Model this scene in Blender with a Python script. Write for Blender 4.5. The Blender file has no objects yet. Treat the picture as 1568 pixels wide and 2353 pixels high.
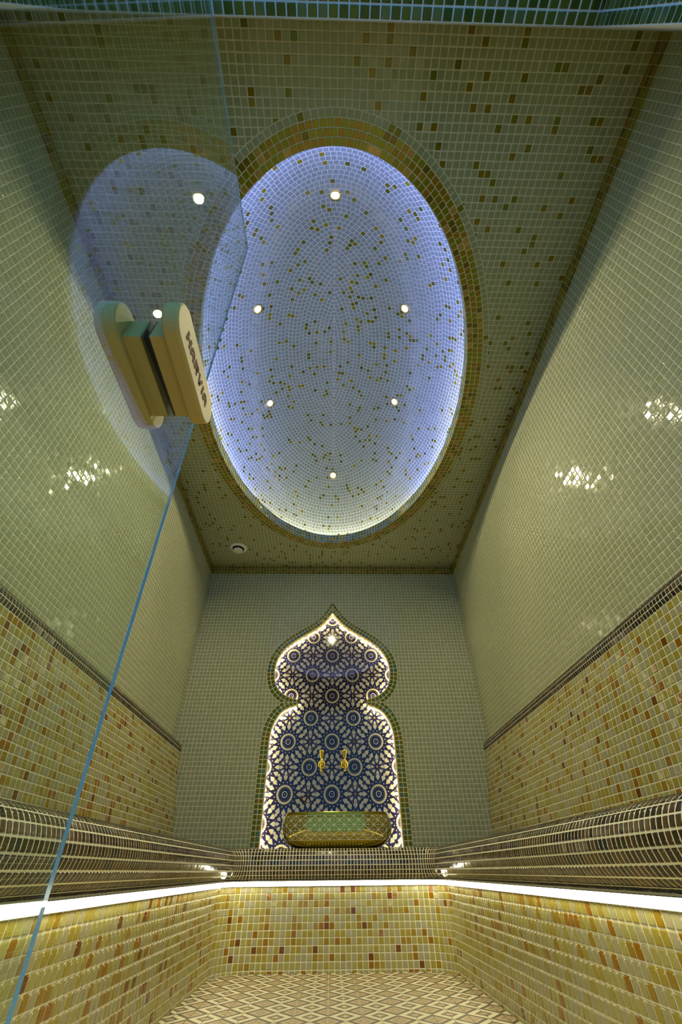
import bpy, bmesh, math, random
import numpy as np
from mathutils import Vector, Matrix

rng = np.random.default_rng(7)
random.seed(7)
SC = bpy.context.scene
COL = SC.collection

# ------------------------------------------------------------------ camera
P = 0.025                       # pitch of the wall mosaic
H = 2.281                       # ceiling height
D = 2.9385                      # back wall
CAM = np.array([-0.008, 0.0, 0.3188])
PITCH, YAW, ROLL, FPX = 0.7192, 0.0278, -0.0117, 956.39
cp, sp, cy, sy = math.cos(PITCH), math.sin(PITCH), math.cos(YAW), math.sin(YAW)
FW = np.array([sy * cp, cy * cp, sp]); RT = np.array([cy, -sy, 0.0]); UPV = np.cross(RT, FW)
cr, sr = math.cos(ROLL), math.sin(ROLL)
RT, UPV = RT * cr + UPV * sr, UPV * cr - RT * sr
cd = bpy.data.cameras.new('camera'); cam = bpy.data.objects.new('camera', cd); COL.objects.link(cam)
cd.sensor_fit = 'HORIZONTAL'; cd.sensor_width = 24.0; cd.lens = 24.0 * FPX / 1568.0
cd.clip_start = 0.01; cd.clip_end = 60
cam.matrix_world = Matrix(((RT[0], UPV[0], -FW[0], CAM[0]), (RT[1], UPV[1], -FW[1], CAM[1]), (RT[2], UPV[2], -FW[2], CAM[2]), (0, 0, 0, 1)))
SC.camera = cam

# ------------------------------------------------------------------ world: the bluish hall outside the doorway
w = bpy.data.worlds.new('hall_light'); SC.world = w; w.use_nodes = True
w.node_tree.nodes['Background'].inputs[0].default_value = (0.16, 0.52, 1.0, 1)
w.node_tree.nodes['Background'].inputs[1].default_value = 1.0

SC.view_settings.view_transform = 'Standard'; SC.view_settings.look = 'None'
SC.view_settings.exposure = 0.08; SC.view_settings.gamma = 1.0
SC.view_settings.use_curve_mapping = False
cy_ = SC.cycles
cy_.max_bounces = 7; cy_.diffuse_bounces = 4; cy_.glossy_bounces = 4; cy_.transmission_bounces = 4; cy_.transparent_max_bounces = 8
cy_.caustics_reflective = False; cy_.caustics_refractive = False; cy_.sample_clamp_indirect = 6.0
cy_.use_adaptive_sampling = True; cy_.adaptive_threshold = 0.04; cy_.use_denoising = True

# light levels
SPOT_W = 34.0
BENCH_LED = 18.0
NICHE_LED = 36.0
DOME_LED = 112.0
DOME_WARM_ADDED = 30.0
WARM = (1.0, 0.90, 0.60)
WARMW = (1.0, 0.89, 0.54)
BLUE = (0.30, 0.35, 1.0)


def proj(X):
    d = np.asarray(X) - CAM; z = d @ FW
    return 784 + FPX * (d @ RT) / z, 1176.5 - FPX * (d @ UPV) / z, z


# ------------------------------------------------------------------ materials
def mat(name, col, rough=0.5, metal=0.0, spec=0.5, noise=0.0, nscale=40.0, coat=0.0, emis=None, estr=0.0, bump=0.0, bscale=200.0, col2=None):
    m = bpy.data.materials.new(name); m.use_nodes = True
    nt = m.node_tree; b = nt.nodes['Principled BSDF']
    b.inputs['Base Color'].default_value = (*col, 1)
    b.inputs['Roughness'].default_value = rough
    b.inputs['Metallic'].default_value = metal
    b.inputs['Specular IOR Level'].default_value = spec
    b.inputs['Coat Weight'].default_value = coat
    b.inputs['Coat Roughness'].default_value = 0.08
    if emis:
        b.inputs['Emission Color'].default_value = (*emis, 1)
        b.inputs['Emission Strength'].default_value = estr
    if noise > 0 or col2 or bump > 0:
        g = nt.nodes.new('ShaderNodeNewGeometry')
        n = nt.nodes.new('ShaderNodeTexNoise'); n.inputs['Scale'].default_value = nscale; n.inputs['Detail'].default_value = 3
        nt.links.new(g.outputs['Position'], n.inputs['Vector'])
        if noise > 0 or col2:
            r = nt.nodes.new('ShaderNodeMix'); r.data_type = 'RGBA'
            c2 = col2 if col2 else tuple(max(0, c * (1 - noise)) for c in col)
            c1 = col if col2 else tuple(min(1, c * (1 + noise)) for c in col)
            rm = nt.nodes.new('ShaderNodeMapRange'); rm.inputs[1].default_value = 1.0; rm.inputs[2].default_value = 0.65
            nt.links.new(n.outputs['Fac'], rm.inputs[0]); nt.links.new(rm.outputs[0], r.inputs[0])
            r.inputs[6].default_value = (*c1, 1); r.inputs[7].default_value = (*c2, 1)
            nt.links.new(r.outputs[2], b.inputs['Base Color'])
        if bump > 0:
            n2 = nt.nodes.new('ShaderNodeTexNoise'); n2.inputs['Scale'].default_value = bscale
            nt.links.new(g.outputs['Position'], n2.inputs['Vector'])
            bp = nt.nodes.new('ShaderNodeBump'); bp.inputs['Strength'].default_value = bump; bp.inputs['Distance'].default_value = 0.001
            nt.links.new(n2.outputs['Fac'], bp.inputs['Height']); nt.links.new(bp.outputs[0], b.inputs['Normal'])
    return m


def emitter(name, col, strength):
    m = bpy.data.materials.new(name); m.use_nodes = True
    nt = m.node_tree; nt.nodes.clear()
    e = nt.nodes.new('ShaderNodeEmission'); e.inputs[0].default_value = (*col, 1); e.inputs[1].default_value = strength
    o = nt.nodes.new('ShaderNodeOutputMaterial'); nt.links.new(e.outputs[0], o.inputs[0])
    return m


M = {}
GR = dict(rough=0.08, spec=0.45, bump=0.40, bscale=55)
M['grout'] = mat('grout', (0.62, 0.60, 0.42), 0.75, noise=0.06, nscale=60)
M['grout_dome'] = mat('grout_dome', (0.86, 0.83, 0.80), 0.75, noise=0.05, nscale=60)
M['grout_cream'] = mat('grout_cream', (0.76, 0.72, 0.50), 0.75, noise=0.05, nscale=60)
WALLM = [mat('wall_glass_a', (0.305, 0.325, 0.178), **GR), mat('wall_glass_b', (0.32, 0.337, 0.188), **GR), mat('wall_glass_c', (0.29, 0.312, 0.172), **GR)]
DOMEM = [mat('dome_glass_a', (0.26, 0.335, 0.30), **GR), mat('dome_glass_b', (0.285, 0.35, 0.325), **GR), mat('dome_glass_c', (0.24, 0.315, 0.275), **GR)]  # wall tile again, with the dome's blue light tinted into its colour
GOLD = [mat('gold_glass_olive', (0.34, 0.29, 0.010), 0.16, 0.30, col2=(0.25, 0.23, 0.008), nscale=90),
        mat('gold_glass_amber', (0.44, 0.28, 0.010), 0.16, 0.30, col2=(0.31, 0.19, 0.008), nscale=90),
        mat('gold_glass_dark', (0.22, 0.18, 0.006), 0.16, 0.30, col2=(0.17, 0.12, 0.005), nscale=90),
        mat('gold_glass_pearl', (0.44, 0.42, 0.17), 0.14, 0.30, col2=(0.46, 0.29, 0.07), nscale=120)]
ACC = [mat('accent_olive', (0.21, 0.20, 0.006), 0.12, 0.15, col2=(0.16, 0.15, 0.005), nscale=80),
       mat('accent_gold', (0.27, 0.215, 0.004), 0.12, 0.15, col2=(0.21, 0.15, 0.003), nscale=80),
       mat('accent_green', (0.13, 0.17, 0.006), 0.12, 0.15)]
FASC = [mat('fascia_green', (0.16, 0.20, 0.05), 0.08, 0.4), mat('fascia_blue', (0.20, 0.27, 0.26), 0.08, 0.4), mat('fascia_gold', (0.34, 0.28, 0.03), 0.08, 0.4)]
WAIN = [mat('mosaic_cream', (0.30, 0.275, 0.088), **GR), mat('mosaic_stone', (0.295, 0.275, 0.155), **GR), mat('mosaic_straw', (0.285, 0.23, 0.034), **GR),
        mat('mosaic_ochre', (0.25, 0.158, 0.008), **GR), mat('mosaic_amber', (0.235, 0.105, 0.001), **GR), mat('mosaic_brown', (0.13, 0.045, 0.001), **GR)]
WAINP = [0.37, 0.27, 0.19, 0.08, 0.06, 0.03]
DARK = [mat('dark_marble_a', (0.030, 0.018, 0.008), 0.10, col2=(0.07, 0.04, 0.018), nscale=110), mat('dark_marble_b', (0.014, 0.011, 0.008), 0.10, col2=(0.035, 0.024, 0.014), nscale=130),
        mat('dark_marble_c', (0.075, 0.05, 0.022), 0.10, col2=(0.02, 0.012, 0.006), nscale=150), mat('dark_marble_d', (0.012, 0.012, 0.02), 0.08)]
DARKP = [0.4, 0.3, 0.2, 0.1]
FRAME = [mat('niche_glass_green', (0.12, 0.15, 0.010), 0.10, 0.2), mat('niche_glass_gold', (0.19, 0.15, 0.006), 0.10, 0.2), mat('niche_glass_teal', (0.10, 0.17, 0.12), 0.08, 0.35)]
LINT = [mat('lintel_glass_green', (0.10, 0.15, 0.03), 0.12, 0.2, col2=(0.05, 0.08, 0.01), nscale=70), mat('lintel_glass_olive', (0.20, 0.20, 0.02), 0.12, 0.2, col2=(0.09, 0.12, 0.015), nscale=70),
        mat('lintel_glass_teal', (0.16, 0.24, 0.15), 0.12, 0.2, col2=(0.10, 0.14, 0.05), nscale=70)]
M['gold'] = mat('polished_gold', (0.83, 0.56, 0.10), 0.12, 1.0)
M['gold_edge'] = mat('gold_edge', (0.70, 0.50, 0.06), 0.35, 0.3)
M['brass'] = mat('brass_ring', (0.62, 0.50, 0.16), 0.25, 1.0)
M['wood'] = mat('pale_wood', (0.64, 0.47, 0.17), 0.55, col2=(0.54, 0.38, 0.12), nscale=26, bump=0.15, bscale=60)
M['burnt'] = mat('burnt_letter', (0.13, 0.035, 0.006), 0.8)
M['gasket'] = mat('gasket', (0.012, 0.012, 0.012), 0.7)
M['white'] = mat('white_plastic', (0.78, 0.77, 0.74), 0.35)
M['black'] = mat('black_gap', (0.006, 0.006, 0.006), 0.8)
M['plaster'] = mat('plaster', (0.30, 0.32, 0.28), 0.8, noise=0.1)
M['led_warm'] = emitter('led_warm', WARM, BENCH_LED)
M['led_niche'] = emitter('led_niche', WARMW, NICHE_LED)
M['led_blue'] = emitter('led_blue', BLUE, DOME_LED)
M['added_rim_led'] = emitter('added_rim_led', (1.0, 0.90, 0.62), DOME_WARM_ADDED)  # added warm segment, whitens the glow at the far rim
M['lens'] = emitter('spot_lens', (1.0, 0.93, 0.78), 16.0)


# ------------------------------------------------------------------ generic helpers
def link(o, parent=None):
    COL.objects.link(o)
    if parent is not None:
        o.parent = parent
    return o


def tag(o, label=None, cat=None, group=None, kind=None):
    if label: o['label'] = label
    if cat: o['category'] = cat
    if group: o['group'] = group
    if kind: o['kind'] = kind
    return o


def empty(name, loc=(0, 0, 0), parent=None):
    o = bpy.data.objects.new(name, None); o.location = loc; o.empty_display_size = 0.05
    return link(o, parent)


def mesh_obj(name, verts, faces, mats, parent=None, midx=None, smooth=False):
    me = bpy.data.meshes.new(name); me.from_pydata([tuple(v) for v in verts], [], [tuple(f) for f in faces])
    for m in (mats if isinstance(mats, (list, tuple)) else [mats]): me.materials.append(m)
    if midx is not None: me.polygons.foreach_set('material_index', np.asarray(midx, dtype=np.int32))
    if smooth: me.polygons.foreach_set('use_smooth', np.ones(len(me.polygons), dtype=bool))
    me.update()
    o = bpy.data.objects.new(name, me)
    return link(o, parent)


def bm_obj(name, bm, mats, parent=None, smooth=False):
    me = bpy.data.meshes.new(name); bmesh.ops.recalc_face_normals(bm, faces=bm.faces[:])
    bm.to_mesh(me); bm.free()
    for m in (mats if isinstance(mats, (list, tuple)) else [mats]): me.materials.append(m)
    if smooth: me.polygons.foreach_set('use_smooth', np.ones(len(me.polygons), dtype=bool))
    o = bpy.data.objects.new(name, me)
    return link(o, parent)


def bm_box(bm, x0, x1, y0, y1, z0, z1, bev=0.0):
    vs = [bm.verts.new(c) for c in ((x0, y0, z0), (x1, y0, z0), (x1, y1, z0), (x0, y1, z0), (x0, y0, z1), (x1, y0, z1), (x1, y1, z1), (x0, y1, z1))]
    fs = [bm.faces.new([vs[i] for i in f]) for f in ((0, 3, 2, 1), (4, 5, 6, 7), (0, 1, 5, 4), (1, 2, 6, 5), (2, 3, 7, 6), (3, 0, 4, 7))]
    if bev > 0:
        es = list({e for f in fs for e in f.edges})
        bmesh.ops.bevel(bm, geom=es, offset=bev, segments=2, affect='EDGES', profile=0.5)


def lathe(bm, prof, n=32, axis='Z', origin=(0, 0, 0)):
    rings = []
    for r, h in prof:
        ring = []
        for i in range(n):
            a = 2 * math.pi * i / n
            c, s = r * math.cos(a), r * math.sin(a)
            p = (c, s, h) if axis == 'Z' else (c, h, s)
            ring.append(bm.verts.new((p[0] + origin[0], p[1] + origin[1], p[2] + origin[2])))
        rings.append(ring)
    for a, b in zip(rings[:-1], rings[1:]):
        for i in range(n):
            bm.faces.new((a[i], a[(i + 1) % n], b[(i + 1) % n], b[i]))
    if prof[0][0] > 1e-5: bm.faces.new(rings[0])
    if prof[-1][0] > 1e-5: bm.faces.new(rings[-1][::-1])


# ------------------------------------------------------------------ mosaic tiles
EF, TH = 0.085, 0.0009
AA = np.array([0, EF, 1 - EF, 1.0])
WU, WV = np.meshgrid(AA, AA, indexing='xy')
WU, WV = WU.ravel(), WV.ravel()
INNER = ((WU > 0) & (WU < 1) & (WV > 0) & (WV < 1)).astype(float)
FPAT = np.array([[j * 4 + i, j * 4 + i + 1, (j + 1) * 4 + i + 1, (j + 1) * 4 + i] for j in range(3) for i in range(3)])
_unit = {}


def unit_tile(m):
    """one tile of 1 x 1, slightly pillowed, shared by all single tiles of that colour"""
    if m.name not in _unit:
        v = [(u - .5, q - .5, TH if i else -0.0002) for u, q, i in zip(WU, WV, INNER)]
        me = bpy.data.meshes.new('tile_' + m.name); me.from_pydata(v, [], [tuple(f) for f in FPAT])
        me.polygons.foreach_set('use_smooth', np.arange(9) != 4); me.materials.append(m); me.update()
        _unit[m.name] = me
    return _unit[m.name]


def orient(Q, ref):
    """make the winding of every quad face the point ref"""
    Q = Q.copy()
    n = np.cross(Q[:, 1] - Q[:, 0], Q[:, 3] - Q[:, 0])
    bad = np.einsum('ij,ij->i', n, np.asarray(ref) - Q.mean(1)) < 0
    Q[bad] = Q[bad][:, [1, 0, 3, 2]]
    return Q


def shrink(Q, j):
    """take half a joint off every side"""
    c = Q.mean(1, keepdims=True)
    u = (Q[:, 1] - Q[:, 0] + Q[:, 2] - Q[:, 3]) / 2; v = (Q[:, 3] - Q[:, 0] + Q[:, 2] - Q[:, 1]) / 2
    lu = np.linalg.norm(u, axis=1)[:, None] + 1e-9; lv = np.linalg.norm(v, axis=1)[:, None] + 1e-9
    du, dv = u / lu * np.minimum(j / 2, lu * .3), v / lv * np.minimum(j / 2, lv * .3)
    return Q + np.stack([du + dv, -du + dv, -du - dv, du - dv], 1)


def tiles(Q, idx, mats, parent, name='tile', ref=(0, 1.43, 1.2), joint=0.0029, single=300, polys=(), tilt=0.020, h=TH):
    """Q: (N,4,3) cells. The ones that show largest become objects of their own, the rest one mesh."""
    Q = orient(np.asarray(Q, float), ref); Q = shrink(Q, joint)
    idx = np.asarray(idx)
    X = Q.reshape(-1, 3); px, py, z = proj(X)
    px, py, z = px.reshape(-1, 4), py.reshape(-1, 4), z.reshape(-1, 4)
    area = 0.5 * ((px[:, 2] - px[:, 0]) * (py[:, 3] - py[:, 1]) - (px[:, 3] - px[:, 1]) * (py[:, 2] - py[:, 0]))
    cxm, cym = px.mean(1), py.mean(1)
    ok = (z.min(1) > .05) & (cxm > 2) & (cxm < 1566) & (cym > 2) & (cym < 2351)
    c = Q.mean(1); n = np.cross(Q[:, 1] - Q[:, 0], Q[:, 3] - Q[:, 0]); n /= np.linalg.norm(n, axis=1)[:, None] + 1e-12
    ok &= np.einsum('ij,ij->i', n, CAM - c) > 0
    score = np.where(ok, np.abs(area), -1)
    order = np.argsort(-score); pick = order[:single]; pick = pick[score[pick] > 0]
    rest = np.ones(len(Q), bool); rest[pick] = False
    u = (Q[:, 1] - Q[:, 0] + Q[:, 2] - Q[:, 3]) / 2; v = (Q[:, 3] - Q[:, 0] + Q[:, 2] - Q[:, 1]) / 2
    tl = rng.normal(0, tilt, (len(Q), 2))
    for i in pick:
        o = bpy.data.objects.new(name, unit_tile(mats[idx[i]]))
        link(o, parent)
        uu = u[i] + n[i] * tl[i, 0] * np.linalg.norm(u[i]); vv = v[i] + n[i] * tl[i, 1] * np.linalg.norm(v[i])
        o.matrix_local = Matrix(((uu[0], vv[0], n[i][0], c[i][0]), (uu[1], vv[1], n[i][1], c[i][1]), (uu[2], vv[2], n[i][2], c[i][2]), (0, 0, 0, 1)))
    R = np.where(rest)[0]
    nq = len(R)
    vs = np.zeros((0, 3)); fl = []; mi = np.zeros(0, int)
    if nq:
        q = Q[R]; nn = n[R]
        w00, w10, w11, w01 = (1 - WU) * (1 - WV), WU * (1 - WV), WU * WV, (1 - WU) * WV
        V = q[:, 0, None] * w00[:, None] + q[:, 1, None] * w10[:, None] + q[:, 2, None] * w11[:, None] + q[:, 3, None] * w01[:, None]
        lu = np.linalg.norm(u[R], axis=1); lv = np.linalg.norm(v[R], axis=1)
        off = np.where(INNER > 0, h, -0.0002)[None] + (tl[R, 0] * lu)[:, None] * (WU - .5) + (tl[R, 1] * lv)[:, None] * (WV - .5)
        V = V + nn[:, None] * off[:, :, None]
        vs = V.reshape(-1, 3)
        F = (FPAT[None] + (np.arange(nq) * 16)[:, None, None]).reshape(-1, 4)
        fl = F.tolist(); mi = np.repeat(idx[R], 9)
    pv = []; pf = []; pm = []
    base = len(vs)
    for poly, k in polys:
        poly = np.asarray(poly, float)
        cc = poly.mean(0); nr = np.zeros(3)
        for a in range(len(poly)): nr += np.cross(poly[a] - cc, poly[(a + 1) % len(poly)] - cc)
        ar = np.linalg.norm(nr) / 2
        if ar < 1.2e-5: continue
        nr /= np.linalg.norm(nr) + 1e-12
        if nr @ (np.asarray(ref) - cc) < 0: nr = -nr; poly = poly[::-1]
        sc = 1 - joint / 2 / max(0.004, math.sqrt(ar) / 2)
        out = cc + (poly - cc) * max(.55, sc)
        m = len(out); b = base + len(pv)
        pv += list(out - nr * 0.0004) + list(cc + (out - cc) * .8 + nr * h)
        for a in range(m): pf.append((b + a, b + (a + 1) % m, b + m + (a + 1) % m, b + m + a)); pm.append(k)
        pf.append(tuple(b + m + a for a in range(m))); pm.append(k)
    if nq or pv:
        me = bpy.data.meshes.new(name + '_field')
        allv = np.concatenate([vs, np.asarray(pv).reshape(-1, 3)]) if pv else vs
        me.from_pydata(allv.tolist(), [], fl + pf)
        for m in mats: me.materials.append(m)
        me.polygons.foreach_set('material_index', np.concatenate([mi, np.asarray(pm, int)]).astype(np.int32))
        me.polygons.foreach_set('use_smooth', np.concatenate([np.tile(np.arange(9) != 4, nq), np.zeros(len(pf), bool)]))
        me.update()
        o = bpy.data.objects.new(name + '_field', me); link(o, parent); o['kind'] = 'stuff'


def cells(O, U, V, nu, nv):
    """regular cells: O origin, U and V one cell step"""
    O, U, V = map(lambda a: np.asarray(a, float), (O, U, V))
    i, j = np.meshgrid(np.arange(nu), np.arange(nv), indexing='xy'); i, j = i.ravel(), j.ravel()
    b = O + i[:, None] * U + j[:, None] * V
    return np.stack([b, b + U, b + U + V, b + V], 1), i, j


def surf_cells(S, us, vs):
    """S(u array, v array) -> points; cells between consecutive us and vs"""
    U, V = np.meshgrid(us, vs, indexing='ij')
    G = S(U.ravel(), V.ravel()).reshape(len(us), len(vs), 3)
    Q = np.stack([G[:-1, :-1], G[1:, :-1], G[1:, 1:], G[:-1, 1:]], 2).reshape(-1, 4, 3)
    i, j = np.meshgrid(np.arange(len(us) - 1), np.arange(len(vs) - 1), indexing='ij')
    return Q, i.ravel(), j.ravel(), G


def grid_mesh(name, G, m, parent, smooth=True, push=None):
    a, b = G.shape[:2]
    f = [(i * b + j, (i + 1) * b + j, (i + 1) * b + j + 1, i * b + j + 1) for i in range(a - 1) for j in range(b - 1)]
    return mesh_obj(name, G.reshape(-1, 3), f, m, parent, smooth=smooth)


def clip(poly, pt, nr):
    """keep the side of the polygon where (x - pt).nr >= 0"""
    out = []; d = [(p - pt) @ nr for p in poly]
    for a in range(len(poly)):
        b = (a + 1) % len(poly)
        if d[a] >= 0: out.append(poly[a])
        if (d[a] >= 0) != (d[b] >= 0):
            t = d[a] / (d[a] - d[b]); out.append(poly[a] + (poly[b] - poly[a]) * t)
    return out


def pick(n, probs): return rng.choice(len(probs), size=n, p=np.asarray(probs) / np.sum(probs))


# ================================================================== ceiling with elliptical dome
CX, CY, EA, EB = -0.004, 1.431, 0.708, 1.174        # opening of the dome
NE = 240
ceil = empty('ceiling', (0, 0, 0)); tag(ceil, 'pale green mosaic ceiling with scattered gold tiles around an oval dome', kind='structure')


def ell(t, off=0.0):
    """ellipse offset outwards by off in plan"""
    t = np.asarray(t, float)
    x, y = EA * np.cos(t), EB * np.sin(t)
    nx, ny = EB * np.cos(t), EA * np.sin(t); l = np.hypot(nx, ny)
    return CX + x + off * nx / l, CY + y + off * ny / l


def ell_ts(off, pitch, phase=0.0):
    tt = np.linspace(0, 2 * math.pi, 4001); x, y = ell(tt, off)
    s = np.concatenate([[0], np.cumsum(np.hypot(np.diff(x), np.diff(y)))])
    n = int(round(s[-1] / pitch))
    return np.interp((np.arange(n + 1) + phase) / n * s[-1] % s[-1] if phase else np.arange(n + 1) / n * s[-1], s, tt)


# slab with the hole
ts = np.linspace(0, 2 * math.pi, NE, endpoint=False)
xi, yi = ell(ts, 0.0)
bm = bmesh.new()
inner = [bm.verts.new((a, b, H)) for a, b in zip(xi, yi)]
rect = [bm.verts.new(c) for c in ((-1.06, -0.06, H), (1.06, -0.06, H), (1.06, D + 0.1, H), (-1.06, D + 0.1, H))]
ed = [bm.edges.new((inner[i], inner[(i + 1) % NE])) for i in range(NE)] + [bm.edges.new((rect[i], rect[(i + 1) % 4])) for i in range(4)]
bmesh.ops.triangle_fill(bm, use_beauty=True, edges=ed)
bm_obj('slab', bm, M['grout'], ceil)
# plain field, cut along the ring of light tiles
FIELD_OFF = 0.100
Q, ii, jj = cells((-1.0, D, H), (P, 0, 0), (0, -P, 0), 80, 119)


def ell_d(x, y):
    """signed plan distance to the opening (approx.)"""
    X, Y = x - CX, y - CY
    f = (X / EA) ** 2 + (Y / EB) ** 2
    g = 2 * np.hypot(X / EA ** 2, Y / EB ** 2)
    k = np.sqrt(f)
    return (k - 1) * k * 2 / np.maximum(g, 1e-6) * (1.0)


vent_c = np.array([-0.748, 2.676])
full = np.ones(len(Q), bool); polys = []
dd = ell_d(Q[:, :, 0], Q[:, :, 1])
acc = np.where(rng.random(len(Q)) < 0.078, pick(len(Q), [.5, .4, .1]) + 3, pick(len(Q), [.5, .25, .25]))
tt_f = np.linspace(0, 2 * math.pi, 2000); fx, fy = ell(tt_f, FIELD_OFF)
nfx, nfy = ell(tt_f, FIELD_OFF + 1); nfx -= fx; nfy -= fy
for k in range(len(Q)):
    c = Q[k].mean(0)
    dmin = dd[k].min()
    if dmin > FIELD_OFF + 0.05: continue
    if dd[k].max() < FIELD_OFF - 0.06: full[k] = False; continue
    a = np.argmin((fx - c[0]) ** 2 + (fy - c[1]) ** 2)
    pt = np.array([fx[a], fy[a], H]); nr = np.array([nfx[a], nfy[a], 0])
    s = (Q[k] - pt) @ nr
    if s.min() >= -0.0005: continue
    full[k] = False
    if s.max() <= 0.003: continue
    pl = clip(list(Q[k]), pt, nr)
    if len(pl) >= 3: polys.append((pl, int(acc[k])))
full &= np.hypot(Q[:, :, 0].mean(1) - vent_c[0], Q[:, :, 1].mean(1) - vent_c[1]) > 0.03
tiles(Q[full], acc[full], WALLM + ACC, ceil, 'tile', polys=polys, single=300)
# three gold rows and one plain row around the opening
qs = []; ids = []
for r in range(3):
    t0 = ell_ts(0.012 + r * P, P * 1.02)
    for a, b in zip(t0[:-1], t0[1:]):
        o0, o1 = r * P, (r + 1) * P
        q = []
        for t, o in ((a, o0), (b, o0), (b, o1), (a, o1)):
            x, y = ell(t, o); q.append((float(x), float(y), H))
        qs.append(q)
tiles(np.array(qs), pick(len(qs), [.46, .30, .12, .12]), GOLD, ceil, 'gold_ring_tile', single=300, joint=.0019)
qs = []
t0 = ell_ts(0.0875, P)
for a, b in zip(t0[:-1], t0[1:]):
    q = []
    for t, o in ((a, 0.075), (b, 0.075), (b, 0.100), (a, 0.100)):
        x, y = ell(t, o); q.append((float(x), float(y), H))
    qs.append(q)
tiles(np.array(qs), np.where(rng.random(len(qs)) < .10, 3, pick(len(qs), [.5, .25, .25])), WALLM + ACC, ceil, 'ring_tile', single=300)

# fascia: three rows rising into the dome, lip and light trough behind it
dome = empty('dome', (0, 0, 0), ceil); tag(dome, 'oval dome of mosaic with its blue light tinted in, lit by a hidden strip')
tf = ell_ts(0.0, P)
qs = []
for a, b in zip(tf[:-1], tf[1:]):
    (x0, y0), (x1, y1) = ell(a), ell(b)
    for r in range(3): qs.append([(x0, y0, H + r * P), (x1, y1, H + r * P), (x1, y1, H + (r + 1) * P), (x0, y0, H + (r + 1) * P)])
tiles(np.array(qs, float), pick(len(qs), [.38, .40, .22]), FASC, dome, 'fascia_tile', ref=(CX, CY, H + .03), single=300)
RO = 0.070                                            # dome springs this far behind the fascia
prof = [(0.0012, 0.0), (0.0012, 0.075), (0.016, 0.075), (0.016, 0.012), (RO, 0.012), (RO, 0.04)]
tg = np.linspace(0, 2 * math.pi, 181)
G = np.array([[[*map(float, ell(t, o)), H + h] for o, h in prof] for t in tg])
grid_mesh('fascia_lip', G, M['grout_dome'], dome, smooth=False)

DA, DB_, DC, DZ = EA + RO, EB + RO, 0.70, H + 0.04


def dome_z(x, y): return DZ + DC * np.sqrt(np.maximum(0, 1 - ((x - CX) / DA) ** 2 - ((y - CY) / DB_) ** 2))


# shell
u = np.linspace(0, math.pi / 2, 30); tg = np.linspace(0, 2 * math.pi, 121)
G = np.array([[[CX + DA * math.cos(a) * math.cos(t), CY + DB_ * math.cos(a) * math.sin(t), DZ + DC * math.sin(a)] for a in u] for t in tg])
grid_mesh('shell', G, M['grout_dome'], dome)
# rows of equal distance from the rim, meeting in a ridge along the long axis
NT, NQ = 700, 160
tt = np.linspace(-math.pi / 2 + 1e-4, math.pi / 2 - 1e-4, NT)
rx, ry = DA * np.cos(tt), DB_ * np.sin(tt)
nx, ny = -DB_ * np.cos(tt), -DA * np.sin(tt); nl = np.hypot(nx, ny); nx /= nl; ny /= nl
smax = rx / np.abs(nx)
qq = np.linspace(0, 1, NQ) ** 2 * 1.25
PX = rx[:, None] + nx[:, None] * smax[:, None] * qq; PY = ry[:, None] + ny[:, None] * smax[:, None] * qq
PZ = DC * np.sqrt(np.maximum(0, 1 - (PX / DA) ** 2 - (PY / DB_) ** 2))
LL = np.concatenate([np.zeros((NT, 1)), np.cumsum(np.sqrt(np.diff(PX) ** 2 + np.diff(PY) ** 2 + np.diff(PZ) ** 2), 1)], 1)
iq = np.interp(1.0, qq, np.arange(NQ)); LT = LL[:, int(iq)]


def dome_curve(l):
    X = np.array([np.interp(l, LL[k], PX[k]) for k in range(NT)]); Y = np.array([np.interp(l, LL[k], PY[k]) for k in range(NT)])
    return X, Y


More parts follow.
